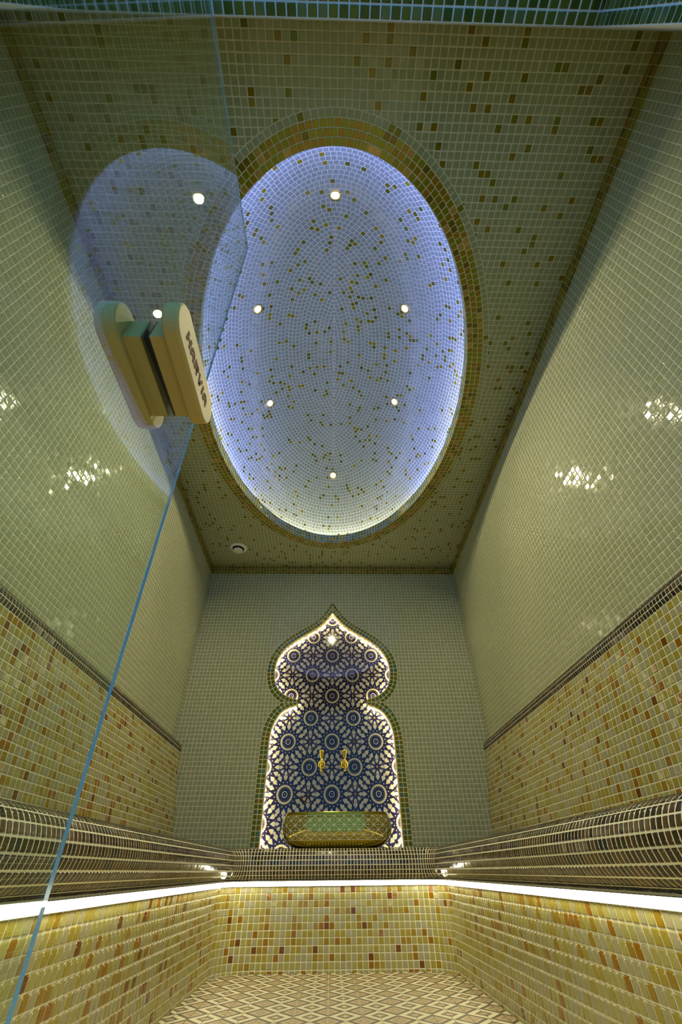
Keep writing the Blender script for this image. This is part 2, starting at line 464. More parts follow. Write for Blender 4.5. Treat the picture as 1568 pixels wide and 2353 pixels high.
dq = []; dpoly = []
lims = np.arange(0, LT.max() + P, P)
curves = [dome_curve(l) for l in lims]
spots = [(0.0, -0.931), (-0.455, -0.36), (0.423, -0.37), (-0.455, 0.30), (0.438, 0.285), (0.0, 0.93)]
LEND = min(LT[0], LT[-1]) - 0.004                     # closed rows up to here, halves meeting in the ridge beyond
full_rows = []
for k in range(len(lims) - 1):
    lm = lims[k] + P / 2
    if lims[k + 1] <= LEND:
        pts = []
        for X, Y in (curves[k], curves[k + 1], dome_curve(lm)):
            pts.append((np.concatenate([X, -X[::-1], X[:1]]), np.concatenate([Y, Y[::-1], Y[:1]])))
        Xm, Ym = pts[2]; Zm = dome_z(Xm + CX, Ym + CY)
        s = np.concatenate([[0], np.cumsum(np.sqrt(np.diff(Xm) ** 2 + np.diff(Ym) ** 2 + np.diff(Zm) ** 2))])
        n = int(round(s[-1] / P)); ph = random.random()
        e = (np.arange(n + 1) + ph) / n * s[-1]; e = np.where(e > s[-1], e - s[-1], e)
        ex = [np.interp(e, s, z) for z in (*pts[0], *pts[1])]
        for j in range(n):
            q = np.array([(ex[0][j], ex[1][j], 0), (ex[0][j + 1], ex[1][j + 1], 0), (ex[2][j + 1], ex[3][j + 1], 0), (ex[2][j], ex[3][j], 0)])
            full_rows.append(q)
        continue
    Xm, Ym = dome_curve(lm)
    Zm = dome_z(Xm + CX, Ym + CY)
    val = (Xm > 0.0) | (curves[k][0] > 0.001)
    if not val.any(): continue
    s = np.concatenate([[0], np.cumsum(np.sqrt(np.diff(Xm) ** 2 + np.diff(Ym) ** 2 + np.diff(Zm) ** 2))])
    k0, k1 = np.where(val)[0][[0, -1]]
    s0, s1 = s[max(0, k0 - 3)] - P, s[min(NT - 1, k1 + 3)] + P
    ph = random.random() * P
    e = np.arange(s0 - ph, s1 + P, P)
    e = e[(e >= s[0] - P) & (e <= s[-1] + P)]
    e = np.clip(e, s[0], s[-1])
    (xa, ya), (xb, yb) = curves[k], curves[k + 1]
    ex = [np.interp(e, s, z) for z in (xa, ya, xb, yb)]
    for j in range(len(e) - 1):
        if e[j + 1] - e[j] < .004: continue
        q = np.array([(ex[0][j], ex[1][j], 0), (ex[0][j + 1], ex[1][j + 1], 0), (ex[2][j + 1], ex[3][j + 1], 0), (ex[2][j], ex[3][j], 0)])
        if q[:, 0].max() < .003: continue
        if q[:, 0].min() >= 0.0001: dq.append(q)
        else:
            pl = clip(list(q), np.array([0.0001, 0, 0]), np.array([1.0, 0, 0]))
            if len(pl) >= 3: dpoly.append(np.array(pl))
dq = np.array(dq)


def lift(q):
    q = np.array(q, float); q[..., 0] += CX; q[..., 1] += CY; q[..., 2] = dome_z(q[..., 0], q[..., 1]) - 0.001
    return q


mir = dq.copy(); mir[..., 0] *= -1
allq = np.concatenate([np.array(full_rows), dq, mir])
cc = allq.mean(1); keep = np.ones(len(allq), bool)
for sx, sy_ in spots: keep &= np.hypot(cc[:, 0] - sx, cc[:, 1] - sy_) > 0.024
allq = lift(allq[keep])
didx = np.where(rng.random(len(allq)) < 0.088, pick(len(allq), [.4, .3, .3]) + 3, pick(len(allq), [.5, .25, .25]))
pol = []
for q in dpoly:
    for sgn in (1, -1):
        z = q.copy(); z[:, 0] *= sgn; pol.append((lift(z), 1))
DACC = [mat('dome_accent_olive', (0.115, 0.125, 0.001), 0.12, 0.05), mat('dome_accent_gold', (0.19, 0.175, 0.001), 0.12, 0.05), mat('dome_accent_green', (0.075, 0.095, 0.001), 0.12, 0.05)]
tiles(allq, didx, DOMEM + DACC, dome, 'tile', ref=(CX, CY, 1.2), joint=0.0036, polys=pol, single=300, tilt=0.012)


# hidden blue strip of the dome, plus a warm segment added for far-rim glow
def led_ring(name, t0, t1, n, m, off, z0, z1, parent):
    tg = np.linspace(t0, t1, n)
    G = np.array([[[*map(float, ell(t, o)), z] for o, z in ((off, z0), (off + .012, z0), (off + .012, z1), (off, z1), (off, z0))] for t in tg])
    return grid_mesh(name, G, m, parent, smooth=False)


dl = empty('led_strip', (CX, CY, H)); tag(dl, 'blue light strip hidden behind the rim of the oval dome, with an added warm segment', 'light strip')
dl_i = dl.matrix_world.copy()
A0, A1 = math.radians(38), math.radians(142)
for nm, a, b, m in (('blue_strip', A1, 2 * math.pi + A0, M['led_blue']), ('added_warm_strip', A0, A1, M['added_rim_led'])):
    o = led_ring(nm, a, b, 140, m, 0.026, H + 0.030, H + 0.042, dl)
    o.data.transform(Matrix.Translation((-CX, -CY, -H)))

# recessed spot lamps
desc = ['nearest the doorway, at the front end of the dome', 'on the left side of the dome, the one nearer the doorway', 'on the right side of the dome, the one nearer the doorway',
        'on the left of the dome, farther from the doorway', 'on the right of the dome, farther from the doorway', 'at the far end of the dome, above the back wall']
bm = bmesh.new(); lathe(bm, [(0.019, 0.004), (0.0195, -0.002), (0.024, -0.0055), (0.029, -0.004), (0.0305, 0.002), (0.0305, 0.006)], 40)
ring_me = bpy.data.meshes.new('trim_ring'); bmesh.ops.recalc_face_normals(bm, faces=bm.faces[:]); bm.to_mesh(ring_me); bm.free(); ring_me.materials.append(M['brass'])
ring_me.polygons.foreach_set('use_smooth', np.ones(len(ring_me.polygons), dtype=bool))
bm = bmesh.new(); lathe(bm, [(0.0195, 0.002), (0.0193, -0.0005), (0.014, -0.0025), (0.006, -0.0034), (0.001, -0.0036)], 32)
lens_me = bpy.data.meshes.new('lens'); bmesh.ops.recalc_face_normals(bm, faces=bm.faces[:]); bm.to_mesh(lens_me); bm.free(); lens_me.materials.append(M['lens'])
for (sx, sy_), ds in zip(spots, desc):
    x, y = CX + sx, CY + sy_; z = float(dome_z(x, y))
    g = Vector(((sx / DA ** 2), (sy_ / DB_ ** 2), ((z - DZ) / DC ** 2))).normalized()
    e = empty('spot_lamp', (x, y, z) - np.array(g) * 0.003)
    e.rotation_mode = 'QUATERNION'; e.rotation_quaternion = Vector((0, 0, 1)).rotation_difference(g)
    tag(e, 'recessed brass-rimmed spot lamp ' + ds, 'lamp', 'spot lamps in the dome')
    link(bpy.data.objects.new('trim_ring', ring_me), e); link(bpy.data.objects.new('lens', lens_me), e)
    ld = bpy.data.lights.new('spot_beam', 'SPOT'); ld.energy = SPOT_W; ld.color = WARMW; ld.spot_size = math.radians(94); ld.spot_blend = 0.45; ld.shadow_soft_size = 0.018
    lo = bpy.data.objects.new('spot_beam', ld); link(lo, e); lo.location = (0, 0, -0.012)

# ================================================================== side walls
WZ = 0.905
for side, sg, xw_top, xw_bot in (('left', -1, -0.940, -0.870), ('right', 1, 0.960, 0.890)):
    wl = empty('wall_' + side, (sg, 0, 0)); tag(wl, '%s wall of pale green mosaic above a leaning amber mosaic backrest' % side, kind='structure')
    wl.location = (0, 0, 0)
    bm = bmesh.new(); bm_box(bm, sg * 1.0, sg * 1.06, -0.06, D + .1, 0.0, H + .02); bm_obj('backing', bm, M['grout'], wl)
    Q, ii, jj = cells((sg * 0.9996, D, H), (0, -P, 0), (0, 0, -P), 119, 54)
    gold = jj < 3
    idx = np.where(gold, pick(len(Q), [.45, .25, .30]) + 3, pick(len(Q), [.6, .2, .2]))
    tiles(Q[~gold], idx[~gold], WALLM, wl, 'tile', single=300)
    tiles(Q[gold], idx[gold] - 3, [GOLD[0], GOLD[1], GOLD[2]], wl, 'gold_border_tile', single=300, joint=.0014)
    # leaning backrest
    wn = empty('wainscot', (0, 0, 0), wl)
    tag(wn, 'leaning backrest of cream, ochre and amber mosaic')
    ln = math.hypot(xw_top - xw_bot, WZ - .42)
    S = lambda u, v: np.stack([xw_top + (xw_bot - xw_top) * v / ln, u, WZ + (.42 - WZ) * v / ln], 1)
    us = D - np.arange(120) * P; vs_ = np.arange(20) * P
    Q, ii, jj, G = surf_cells(S, us, vs_)
    tiles(Q, pick(len(Q), WAINP), WAIN, wn, 'tile', single=300)
    G[:, :, 0] += sg * 0.0006
    grid_mesh('bed', G, M['grout_cream'], wn, smooth=False)
    # rounded dark top edge
    pr = np.array([(xw_top, WZ), (xw_top - sg * .002, WZ + .016), (xw_top - sg * .001, WZ + .031), (xw_top + sg * .008, WZ + .046), (xw_top + sg * .021, WZ + .056), (xw_top + sg * .036, WZ + .062), (sg * 1.0, WZ + .066)])
    pl = np.concatenate([[0], np.cumsum(np.hypot(*np.diff(pr, axis=0).T))])
    S = lambda u, v: np.stack([np.interp(v, pl, pr[:, 0]), u, np.interp(v, pl, pr[:, 1])], 1)
    dp = 0.0158
    us = D - np.arange(int(2.97 / dp)) * dp; vs_ = np.linspace(0, pl[-1], 6)
    Q, ii, jj, G = surf_cells(S, us, vs_)
    tiles(Q, pick(len(Q), DARKP), DARK, wn, 'edge_tile', ref=(0, 1.4, 1.3), joint=0.0026, single=300, h=0.0011)
    G[:, :, 0] += sg * 0.0006; G[:, :, 2] -= .0006
    grid_mesh('edge_bed', G, M['grout_cream'], wn, smooth=False)

# ================================================================== back wall with the niche
NP = [(0.0, 1.852), (.028, 1.812), (.058, 1.778), (.094, 1.742), (.150, 1.703), (.211, 1.667), (.262, 1.634), (.305, 1.603), (.340, 1.572), (.367, 1.537), (.388, 1.498), (.400, 1.458), (.4045, 1.420), (.404, 1.382), (.398, 1.342), (.386, 1.308),
      (.367, 1.280), (.343, 1.257), (.314, 1.239), (.282, 1.226), (.240, 1.216)]
NL = [(.238, 1.181), (.278, 1.169), (.310, 1.154), (.338, 1.134), (.360, 1.106), (.378, 1.073), (.390, 1.036), (.396, .997), (.398, .955), (.398, .90), (.398, .80), (.398, .60), (.398, .40)]
half = np.array(NP + NL)
outline = np.concatenate([half, (half * [-1, 1])[::-1][:-1]])            # closed at z = .40
wb = empty('wall_back', (0, 0, 0)); tag(wb, 'back wall of pale green mosaic with a lit keyhole-shaped niche', kind='structure')
bm = bmesh.new()
iv = [bm.verts.new((a, D, b)) for a, b in outline]
rv = [bm.verts.new(c) for c in ((-1.06, D, -.02), (1.06, D, -.02), (1.06, D, H + .02), (-1.06, D, H + .02))]
ed = [bm.edges.new((iv[i], iv[(i + 1) % len(iv)])) for i in range(len(iv))] + [bm.edges.new((rv[i], rv[(i + 1) % 4])) for i in range(4)]
fs = bmesh.ops.triangle_fill(bm, use_beauty=True, edges=ed)
ex = bmesh.ops.extrude_face_region(bm, geom=bm.faces[:])
bmesh.ops.translate(bm, verts=[v for v in ex['geom'] if isinstance(v, bmesh.types.BMVert)], vec=(0, 0.012, 0))
bm_obj('backing', bm, M['grout'], wb)
bm = bmesh.new(); bm_box(bm, -1.06, 1.06, D + .10, D + .14, -.02, H + .02)
bm_obj('masonry', bm, M['plaster'], wb)
# gold trim along the opening
no = len(outline)
tan = np.roll(outline, -1, 0) - np.roll(outline, 1, 0); tan /= np.linalg.norm(tan, axis=1)[:, None]
nrm = np.stack([tan[:, 1], -tan[:, 0]], 1)
if (nrm[10] @ (outline[10] - np.array([0, 1.4]))) < 0: nrm = -nrm
nrm[0] = (0, 1)


def sweep(name, prof2, m, parent, pts=outline, nr=nrm, closed=True, y0=D):
    """prof2: closed list of (outward offset, y); pts: outline in x,z"""
    n, k = len(pts), len(prof2)
    v = [(pts[i][0] + nr[i][0] * o, y0 + y, pts[i][1] + nr[i][1] * o) for i in range(n) for o, y in prof2]
    f = [(i * k + j, ((i + 1) % n) * k + j, ((i + 1) % n) * k + (j + 1) % k, i * k + (j + 1) % k) for i in range(n if closed else n - 1) for j in range(k)]
    return mesh_obj(name, v, f, m, parent)


sweep('niche_trim', [(-.0025, -.003), (.0022, -.003), (.0022, .0125), (-.0025, .0125)], M['gold_edge'], wb)
ns = empty('led_strip', (0, D, 1.2)); tag(ns, 'warm white light strip hidden behind the outline of the niche', 'light strip')
o = sweep('strip', [(.006, .020), (.016, .020), (.016, .028), (.006, .028)], M['led_niche'], ns)
o.data.transform(Matrix.Translation((0, -D, -1.2)))

# frame of two green-gold rows following the outline


def poly_arc(pts):
    s = np.concatenate([[0], np.cumsum(np.hypot(*np.diff(pts, axis=0).T))]); return s


fr = []; frp = []
SPLIT = 1.1985
up = np.array(NP); t_ = up[0] - up[1]; t_ /= np.linalg.norm(t_); up = np.concatenate([[up[0] + t_ * .09], up])
t_ = up[-1] - up[-2]; t_ /= np.linalg.norm(t_); up = np.concatenate([up, [up[-1] + t_ * .03]])
lo = np.array(NL); t_ = lo[0] - lo[1]; t_ /= np.linalg.norm(t_); lo = np.concatenate([[lo[0] + t_ * .03], lo])
for pts, keepz in ((up, 1), (lo, -1)):
    s = poly_arc(pts); e = np.arange(0, s[-1], P)
    ptan = np.gradient(pts, s, axis=0); ptan /= np.linalg.norm(ptan, axis=1)[:, None]
    pn = np.stack([-ptan[:, 1], ptan[:, 0]], 1)
    if keepz == 1:
        if pn[10][0] < 0: pn = -pn
    elif pn[-1][0] < 0: pn = -pn
    for r in range(2):
        o0, o1 = .003 + r * P, .003 + (r + 1) * P
        X = lambda q, o: np.array([np.interp(q, s, pts[:, 0]) + np.interp(q, s, pn[:, 0]) * o, D, np.interp(q, s, pts[:, 1]) + np.interp(q, s, pn[:, 1]) * o])
        for a, b in zip(e[:-1], e[1:]):
            q = [X(a, o0), X(b, o0), X(b, o1), X(a, o1)]
            p0 = clip(q, np.array([0.0006, D, 0]), np.array([1., 0, 0]))
            if len(p0) >= 3: p0 = clip(p0, np.array([0, D, SPLIT + keepz * .0008]), np.array([0, 0, float(keepz)]))
            if len(p0) < 3: continue
            k = int(pick(1, [.45, .25, .30] if r == 0 else [.62, .33, .05])[0])
            whole = len(p0) == 4 and max(np.linalg.norm(p0[i] - q[i]) for i in range(4)) < 1e-6
            for sg in (1, -1):
                pp = np.array(p0) * [sg, 1, 1]
                if whole: fr.append((pp, k))
                else: frp.append((pp, k))
tiles(np.array([a for a, _ in fr]), [k for _, k in fr], FRAME, wb, 'niche_frame_tile', ref=(0, 1, 1.2), polys=frp, single=300, tilt=0.02)

# plain field of the back wall
Q, ii, jj = cells((-1.0, D, H), (P, 0, 0), (0, 0, -P), 80, 76)
dense = []
for pts in (np.array(NP), np.array(NL)):
    s = poly_arc(pts); e = np.arange(0, s[-1], .004); dense.append(np.stack([np.interp(e, s, pts[:, 0]), np.interp(e, s, pts[:, 1])], 1))
dense = np.concatenate(dense); dense = np.concatenate([dense, dense * [-1, 1]])
hole = np.array([(a, b) for a, b in outline])


def inside(x, z):
    c = False; n = len(hole)
    for i in range(n):
        (x1, z1), (x2, z2) = hole[i], hole[(i + 1) % n]
        if (z1 > z) != (z2 > z) and x < (x2 - x1) * (z - z1) / (z2 - z1) + x1: c = not c
    return c


OFF = .003 + 2 * P
gold = jj < 3
idx = np.where(gold, pick(len(Q), [.45, .25, .30]) + 3, pick(len(Q), [.5, .25, .25]))
full = np.ones(len(Q), bool); polys = []
for k in range(len(Q)):
    c = Q[k].mean(0)
    if abs(c[0]) > .50 or c[2] > 1.96: continue
    dv = np.hypot(dense[:, 0] - c[0], dense[:, 1] - c[2]); a = dv.argmin(); ins = inside(c[0], c[2])
    if ins: full[k] = False; continue
    if dv[a] > OFF + .02: continue
    if c[2] > 1.80 and abs(c[0]) < .08:                       # above the pointed tip: cut along both slopes
        nr = np.array([math.copysign(.82, c[0]), 0, .57]); nr /= np.linalg.norm(nr); pt = np.array([0, D, 1.852 + OFF * 1.33])
    else:
        nr = np.array([c[0] - dense[a, 0], 0, c[2] - dense[a, 1]]); nr /= np.linalg.norm(nr) + 1e-9
        pt = np.array([dense[a, 0], D, dense[a, 1]]) + nr * OFF
    s = (Q[k] - pt) @ nr
    if s.min() >= -.0005: continue
    full[k] = False
    if s.max() < .004: continue
    pl = clip(list(Q[k]), pt, nr)
    if len(pl) >= 3: polys.append((pl, int(idx[k])))
g1 = full & ~gold; g2 = full & gold
tiles(Q[g1], idx[g1], WALLM, wb, 'tile', ref=(0, 1, 1.2), polys=polys, single=300)
tiles(Q[g2], idx[g2] - 3, [GOLD[0], GOLD[1], GOLD[2]], wb, 'gold_border_tile', ref=(0, 1, 1.2), single=300, joint=.0016)

# printed ceramic panels inside the niche: medallions, petals, stars
a_ = 0.282
PM = [mat('print_navy', (0.010, 0.011, 0.045), 0.05, spec=0.35), mat('print_cream', (0.41, 0.385, 0.265), 0.05, spec=0.35), mat('print_lilac', (0.20, 0.22, 0.42), 0.05, spec=0.35), mat('print_brown', (0.045, 0.018, 0.012), 0.05, spec=0.35),
      mat('print_orange', (0.55, 0.22, 0.03), 0.05, spec=0.35), mat('print_white', (0.75, 0.73, 0.66), 0.05, spec=0.35), mat('print_tan', (0.42, 0.34, 0.12), 0.05, spec=0.35)]
shapes = []


def ring_pts(cx, cz, r, n, ph=0.0, wob=0.0, k=0):
    return [np.array([cx + (r * (1 + wob * math.cos(k * (2 * math.pi * i / n)))) * math.cos(ph + 2 * math.pi * i / n), cz + (r * (1 + wob * math.cos(k * (2 * math.pi * i / n)))) * math.sin(ph + 2 * math.pi * i / n)]) for i in range(n)]


def petal(cx, cz, ang, r0, r1, wd, m1=1, lay=2):
    """bell-shaped petal, pointed towards the centre"""
    base = [(0, 0), (.38, .62), (.62, .98), (.84, .92), (1.0, .50), (1.0, -.50), (.84, -.92), (.62, -.98), (.38, -.62)]
    ca, sa = math.cos(ang), math.sin(ang)
    for gr, m, la in ((0.0016, 2, lay), (0.0, m1, lay + 1)):
        pts = []
        for t, w_ in base:
            r = r0 + (r1 - r0) * t + (gr * (2 * t - 1) * 1.3); q = w_ * (wd + gr)
            pts.append(np.array([cx + r * ca - q * sa, cz + r * sa + q * ca]))
        shapes.append((pts, m, la))
    r = r0 + (r1 - r0) * .62
    shapes.append((ring_pts(cx + r * ca, cz + r * sa, wd * .30, 8), 6, lay + 2))


def star(cx, cz, r, n, m, lay, inner=.42, ph=0.0):
    pts = []
    for i in range(2 * n):
        rr = r if i % 2 == 0 else r * inner; an = ph + math.pi * i / n
        pts.append(np.array([cx + rr * math.cos(an), cz + rr * math.sin(an)]))
    c = np.array([cx, cz])
    for i in range(2 * n): shapes.append(([c, pts[i], pts[(i + 1) % (2 * n)]], m, lay))


def medallion(cx, cz):
    for k in range(16):
        an = math.pi * k / 8
        petal(cx, cz, an, .0695, .0975, .0114)
        a2 = an + math.pi / 16
        for r0, m, la, rr in ((.0615, 3, 2, .0085), (.0615, 0, 3, .0062), (.0615, 5, 4, .0026)):
            shapes.append((ring_pts(cx + r0 * math.cos(a2), cz + r0 * math.sin(a2), rr, 8), m, la))
        a3 = an + math.pi / 16
        star(cx + .112 * math.cos(a3), cz + .112 * math.sin(a3), .0075, 5, 3, 2, ph=a3)
        shapes.append((ring_pts(cx + .112 * math.cos(a3), cz + .112 * math.sin(a3), .0022, 6), 4, 3))
    shapes.append((ring_pts(cx, cz, .0490, 96, 0, .05, 24), 1, 2))
    shapes.append((ring_pts(cx, cz, .0380, 96, 0, .06, 24), 3, 3))
    shapes.append((ring_pts(cx, cz, .0350, 96, 0, .08, 24), 0, 4))
    for k in range(16):
        an = math.pi * k / 8
        shapes.append((ring_pts(cx + .0275 * math.cos(an), cz + .0275 * math.sin(an), .0036, 6), 0, 5))
        shapes.append((ring_pts(cx + .0305 * math.cos(an + .2), cz + .0305 * math.sin(an + .2), .0015, 5), 4, 6))
    shapes.append((ring_pts(cx, cz, .0205, 32), 0, 6)); shapes.append((ring_pts(cx, cz, .0160, 32), 5, 7)); shapes.append((ring_pts(cx, cz, .0136, 32), 0, 8))
    shapes.append((ring_pts(cx, cz, .0055, 16), 3, 9)); shapes.append((ring_pts(cx, cz, .0028, 12), 4, 10))


def rosette(cx, cz):
    for k in range(8): petal(cx, cz, math.pi * k / 4, .0185, .0395, .0086)
    for k in range(4): petal(cx, cz, math.pi / 4 + math.pi * k / 2, .071, .053, .0080)
    for k in range(8):
        an = math.pi / 8 + math.pi * k / 4
        star(cx + .0445 * math.cos(an), cz + .0445 * math.sin(an), .0095, 5, 3, 2, ph=an); shapes.append((ring_pts(cx + .0445 * math.cos(an), cz + .0445 * math.sin(an), .0026, 6), 4, 3))
    star(cx, cz, .0165, 8, 3, 2, .5); shapes.append((ring_pts(cx, cz, .0062, 16), 4, 3)); shapes.append((ring_pts(cx, cz, .0042, 12), 0, 4)); shapes.append((ring_pts(cx, cz, .0018, 8), 5, 5))


pw, ph_ = a_, 2 * a_
for i in range(-1, 3):
    for j in range(-1, 4):
        medallion((i + .0) * a_ - a_ / 2 + a_ / 2, j * a_); medallion(i * a_ + a_ / 2, j * a_ + a_ / 2)
        rosette(i * a_ + a_ / 2, j * a_); rosette(i * a_, j * a_ + a_ / 2)
gv = []; gf = []; gm = []
x0, x1, z0, z1 = -pw / 2 + .0007, pw / 2 - .0007, .0007, ph_ - .0007
for pts, m, la in shapes:
    q = pts
    for ax, val, sg in ((0, x0, 1), (0, x1, -1), (1, z0, 1), (1, z1, -1)):
        if len(q) < 3: break
        nr = np.zeros(2); nr[ax] = sg; pt = np.zeros(2); pt[ax] = val
        q = clip(q, pt, nr)
    if len(q) < 3: continue
    b = len(gv); gv += [(p_[0], -.0001 * la, p_[1]) for p_ in q]; gf.append(tuple(range(b, b + len(q)))); gm.append(m)
b = len(gv)
for x, y, z in ((x0, 0, z0), (x1, 0, z0), (x1, 0, z1), (x0, 0, z1), (x0, .008, z0), (x1, .008, z0), (x1, .008, z1), (x0, .008, z1)): gv.append((x, y, z))
for f in ((0, 1, 2, 3), (4, 7, 6, 5), (0, 4, 5, 1), (1, 5, 6, 2), (2, 6, 7, 3), (3, 7, 4, 0)): gf.append(tuple(b + k for k in f)); gm.append(0)
pme = bpy.data.meshes.new('panel'); pme.from_pydata(gv, [], gf)
for m in PM: pme.materials.append(m)
pme.polygons.foreach_set('material_index', np.array(gm, dtype=np.int32)); pme.update()
for i in (-1, 0, 1):
    for j in range(3):
        o = bpy.data.objects.new('panel', pme); link(o, wb); o.location = (i * pw, D + .050, .408 + j * ph_)
bm = bmesh.new(); bm_box(bm, -.46, .46, D + .0582, D + .070, .38, 2.12); bm_obj('panel_bed', bm, M['grout_cream'], wb)
bm = bmesh.new()
for x in (-.47, .46): bm_box(bm, x, x + .01, D + .012, D + .10, .38, 2.12)
bm_box(bm, -.47, .47, D + .012, D + .10, 2.12, 2.13); bm_box(bm, -.47, .47, D + .012, D + .10, .37, .38)
bm_obj('niche_cavity', bm, M['plaster'], wb)

# ================================================================== bench round the aisle
XL, XR, YB, RC, Y0 = -0.509, 0.540, 2.699, 0.125, -0.03


def path(s, o, ref_o=0.0):
    """point on the aisle outline moved o into the aisle; s measured on the curve at ref_o"""
    s = np.asarray(s, float); o = np.asarray(o, float) + 0 * s
    l1 = YB - RC - Y0; ra = RC - ref_o; la = ra * math.pi / 2; l2 = XR - XL - 2 * RC
    x = np.zeros_like(s); y = np.zeros_like(s)
    k = s < l1; x[k] = XL + o[k]; y[k] = Y0 + s[k]
    k = (s >= l1) & (s < l1 + la); an = math.pi - (s[k] - l1) / ra; x[k] = XL + RC + (RC - o[k]) * np.cos(an); y[k] = YB - RC + (RC - o[k]) * np.sin(an)
    k = (s >= l1 + la) & (s < l1 + la + l2); x[k] = XL + RC + s[k] - l1 - la; y[k] = YB - o[k]
    k = (s >= l1 + la + l2) & (s < l1 + 2 * la + l2); an = math.pi / 2 - (s[k] - l1 - la - l2) / ra; x[k] = XR - RC + (RC - o[k]) * np.cos(an); y[k] = YB - RC + (RC - o[k]) * np.sin(an)
    k = s >= l1 + 2 * la + l2; x[k] = XR - o[k]; y[k] = YB - RC - (s[k] - l1 - 2 * la - l2)
    return x, y, 2 * l1 + 2 * la + l2


def drop(y, z): return z - 0.014 * (YB - y) / 1.9 * np.clip(z / .3, 0, 1)


bench = empty('bench', (0, YB, 0)); tag(bench, 'long built-in mosaic bench running round three sides of the aisle', 'bench')
bench.location = (0, 0, 0)
total = path(np.array([0.]), 0)[2]


def S_riser(s, v):
    x, y, _ = path(s, 0); return np.stack([x, y, drop(y, v)], 1)


riser = empty('riser', (0, 0, 0), bench)
us = np.arange(0, total, P); us = us - us[0]
Q, ii, jj, G = surf_cells(S_riser, us, .2855 - np.arange(13) * P)
pp = pick(len(Q), WAINP)
tiles(Q, pp, WAIN, riser, 'tile', ref=(0.0, .9, .6), single=300)
uf = np.linspace(0, total, 300)
_, _, _, G = surf_cells(S_riser, uf, np.array([.31, .15, -.015]))
G[:, :, 0] += np.where(G[:, :, 1] < YB - .02, np.sign(G[:, :, 0]) * .0006, 0); G[:, :, 1] += .0006
grid_mesh('riser_bed', G, M['grout_cream'], riser)

th = np.radians(np.linspace(-96, 104, 60))
nose = np.stack([-.012 + .060 * np.sign(np.cos(th)) * np.abs(np.cos(th)) ** .9, .367 + .061 * np.sin(th)], 1)
nl_ = np.concatenate([[0], np.cumsum(np.hypot(*np.diff(nose, axis=0).T))])
dp = nl_[-1] / 11
RO_ = .025
tot2 = path(np.array([0.]), 0, RO_)[2]


def S_nose(s, v):
    x, y, _ = path(s, np.interp(v, nl_, nose[:, 0]), RO_); return np.stack([x, y, drop(y, np.interp(v, nl_, nose[:, 1]))], 1)


edge = empty('front_edge', (0, 0, 0), bench); tag(edge, 'rounded bench edge of dark brown marble mosaic')
us = np.arange(0, tot2, .0158)
Q, ii, jj, G = surf_cells(S_nose, us, np.arange(12) * dp)
tiles(Q, pick(len(Q), DARKP), DARK, edge, 'tile', ref=(0.02, 1.2, .365), joint=0.0031, single=300, h=0.0008, tilt=0.012)
_, _, _, G = surf_cells(S_nose, np.linspace(0, tot2, 320), np.linspace(0, nl_[-1], 30))
c_ = np.array([0.015, 1.2, .365])
x_, y_, _ = path(np.linspace(0, tot2, 320), -.02, RO_)
G[:, :, 0] += (x_[:, None] - G[:, :, 0]) * .010; G[:, :, 1] += (y_[:, None] - G[:, :, 1]) * .010
G[:, :, 2] += np.clip((.367 - G[:, :, 2]) * .012, -.0006, .0006)
grid_mesh('edge_bed', G, M['grout_cream'], edge)
# seat
xs, ys, _ = path(np.linspace(0, total, 200), -.01)
bm = bmesh.new()
inn = [bm.verts.new((a, b, float(drop(b, .4265)))) for a, b in zip(xs, ys)]
outv = [bm.verts.new(c) for c in ((.888, Y0, .4265), (.888, D - .006, .4265), (-.868, D - .006, .4265), (-.868, Y0, .4265))]
loop = inn + outv
ed = [bm.edges.new((loop[i], loop[(i + 1) % len(loop)])) for i in range(len(loop))]
bmesh.ops.triangle_fill(bm, use_beauty=True, edges=ed)
bm_obj('seat', bm, DARK[0], bench)

# warm strip under the bench edge
bl = empty('led_strip', (0, YB, .29)); tag(bl, 'bright warm light strip running under the dark bench edge', 'light strip')


def S_led(s, v):
    o = np.interp(v, [0, 1, 2, 3], [.0015, .0045, .021, .0015]); z = np.interp(v, [0, 1, 2, 3], [.2855, .286, .3035, .3035])
    x, y, _ = path(s, o); return np.stack([x, y, drop(y, z)], 1)


_, _, _, G = surf_cells(S_led, np.linspace(0.02, total - .02, 300), np.arange(4.))
o = grid_mesh('diffuser', G[:, 1:3], M['led_warm'], bl, smooth=False); o.data.transform(Matrix.Translation((0, -YB, -.29)))
o = grid_mesh('channel', np.concatenate([G[:, 2:4], G[:, 0:2]], 1), M['white'], bl, smooth=False); o.data.transform(Matrix.Translation((0, -YB, -.29)))

# ================================================================== floor
fl = empty('floor', (0, 0, 0)); tag(fl, 'floor of tan and cream tiles printed with nested diamonds', kind='structure')
bm = bmesh.new(); bm_box(bm, -1.06, 1.06, -1.2, D + .1, -.06, -.0005); bm_obj('bed', bm, mat('floor_joint', (0.55, 0.47, 0.25), .7), fl)
FM = [mat('floor_cream', (0.44, 0.41, 0.26), .45, spec=0.2), mat('floor_tan', (0.225, 0.165, 0.078), .45, spec=0.2), mat('floor_brown', (0.042, 0.028, 0.014), .45, spec=0.2), mat('floor_taupe', (0.085, 0.058, 0.028), .45, spec=0.2)]
fw_, fl_ = .0527, .122
J = .0011
# half diamonds: A centred on the left edge at both ends, B centred on the right edge in the middle
fv = []; ff = []; fm = []


def fband(A, ax, ay, d0, d1, m):
    b = len(fv); c = np.array(A)
    fv.extend([c + np.array(ax) * d0, c + np.array(ax) * d1, c + np.array(ay) * d1, c + np.array(ay) * d0]); ff.append((b, b + 1, b + 2, b + 3)); fm.append(m)


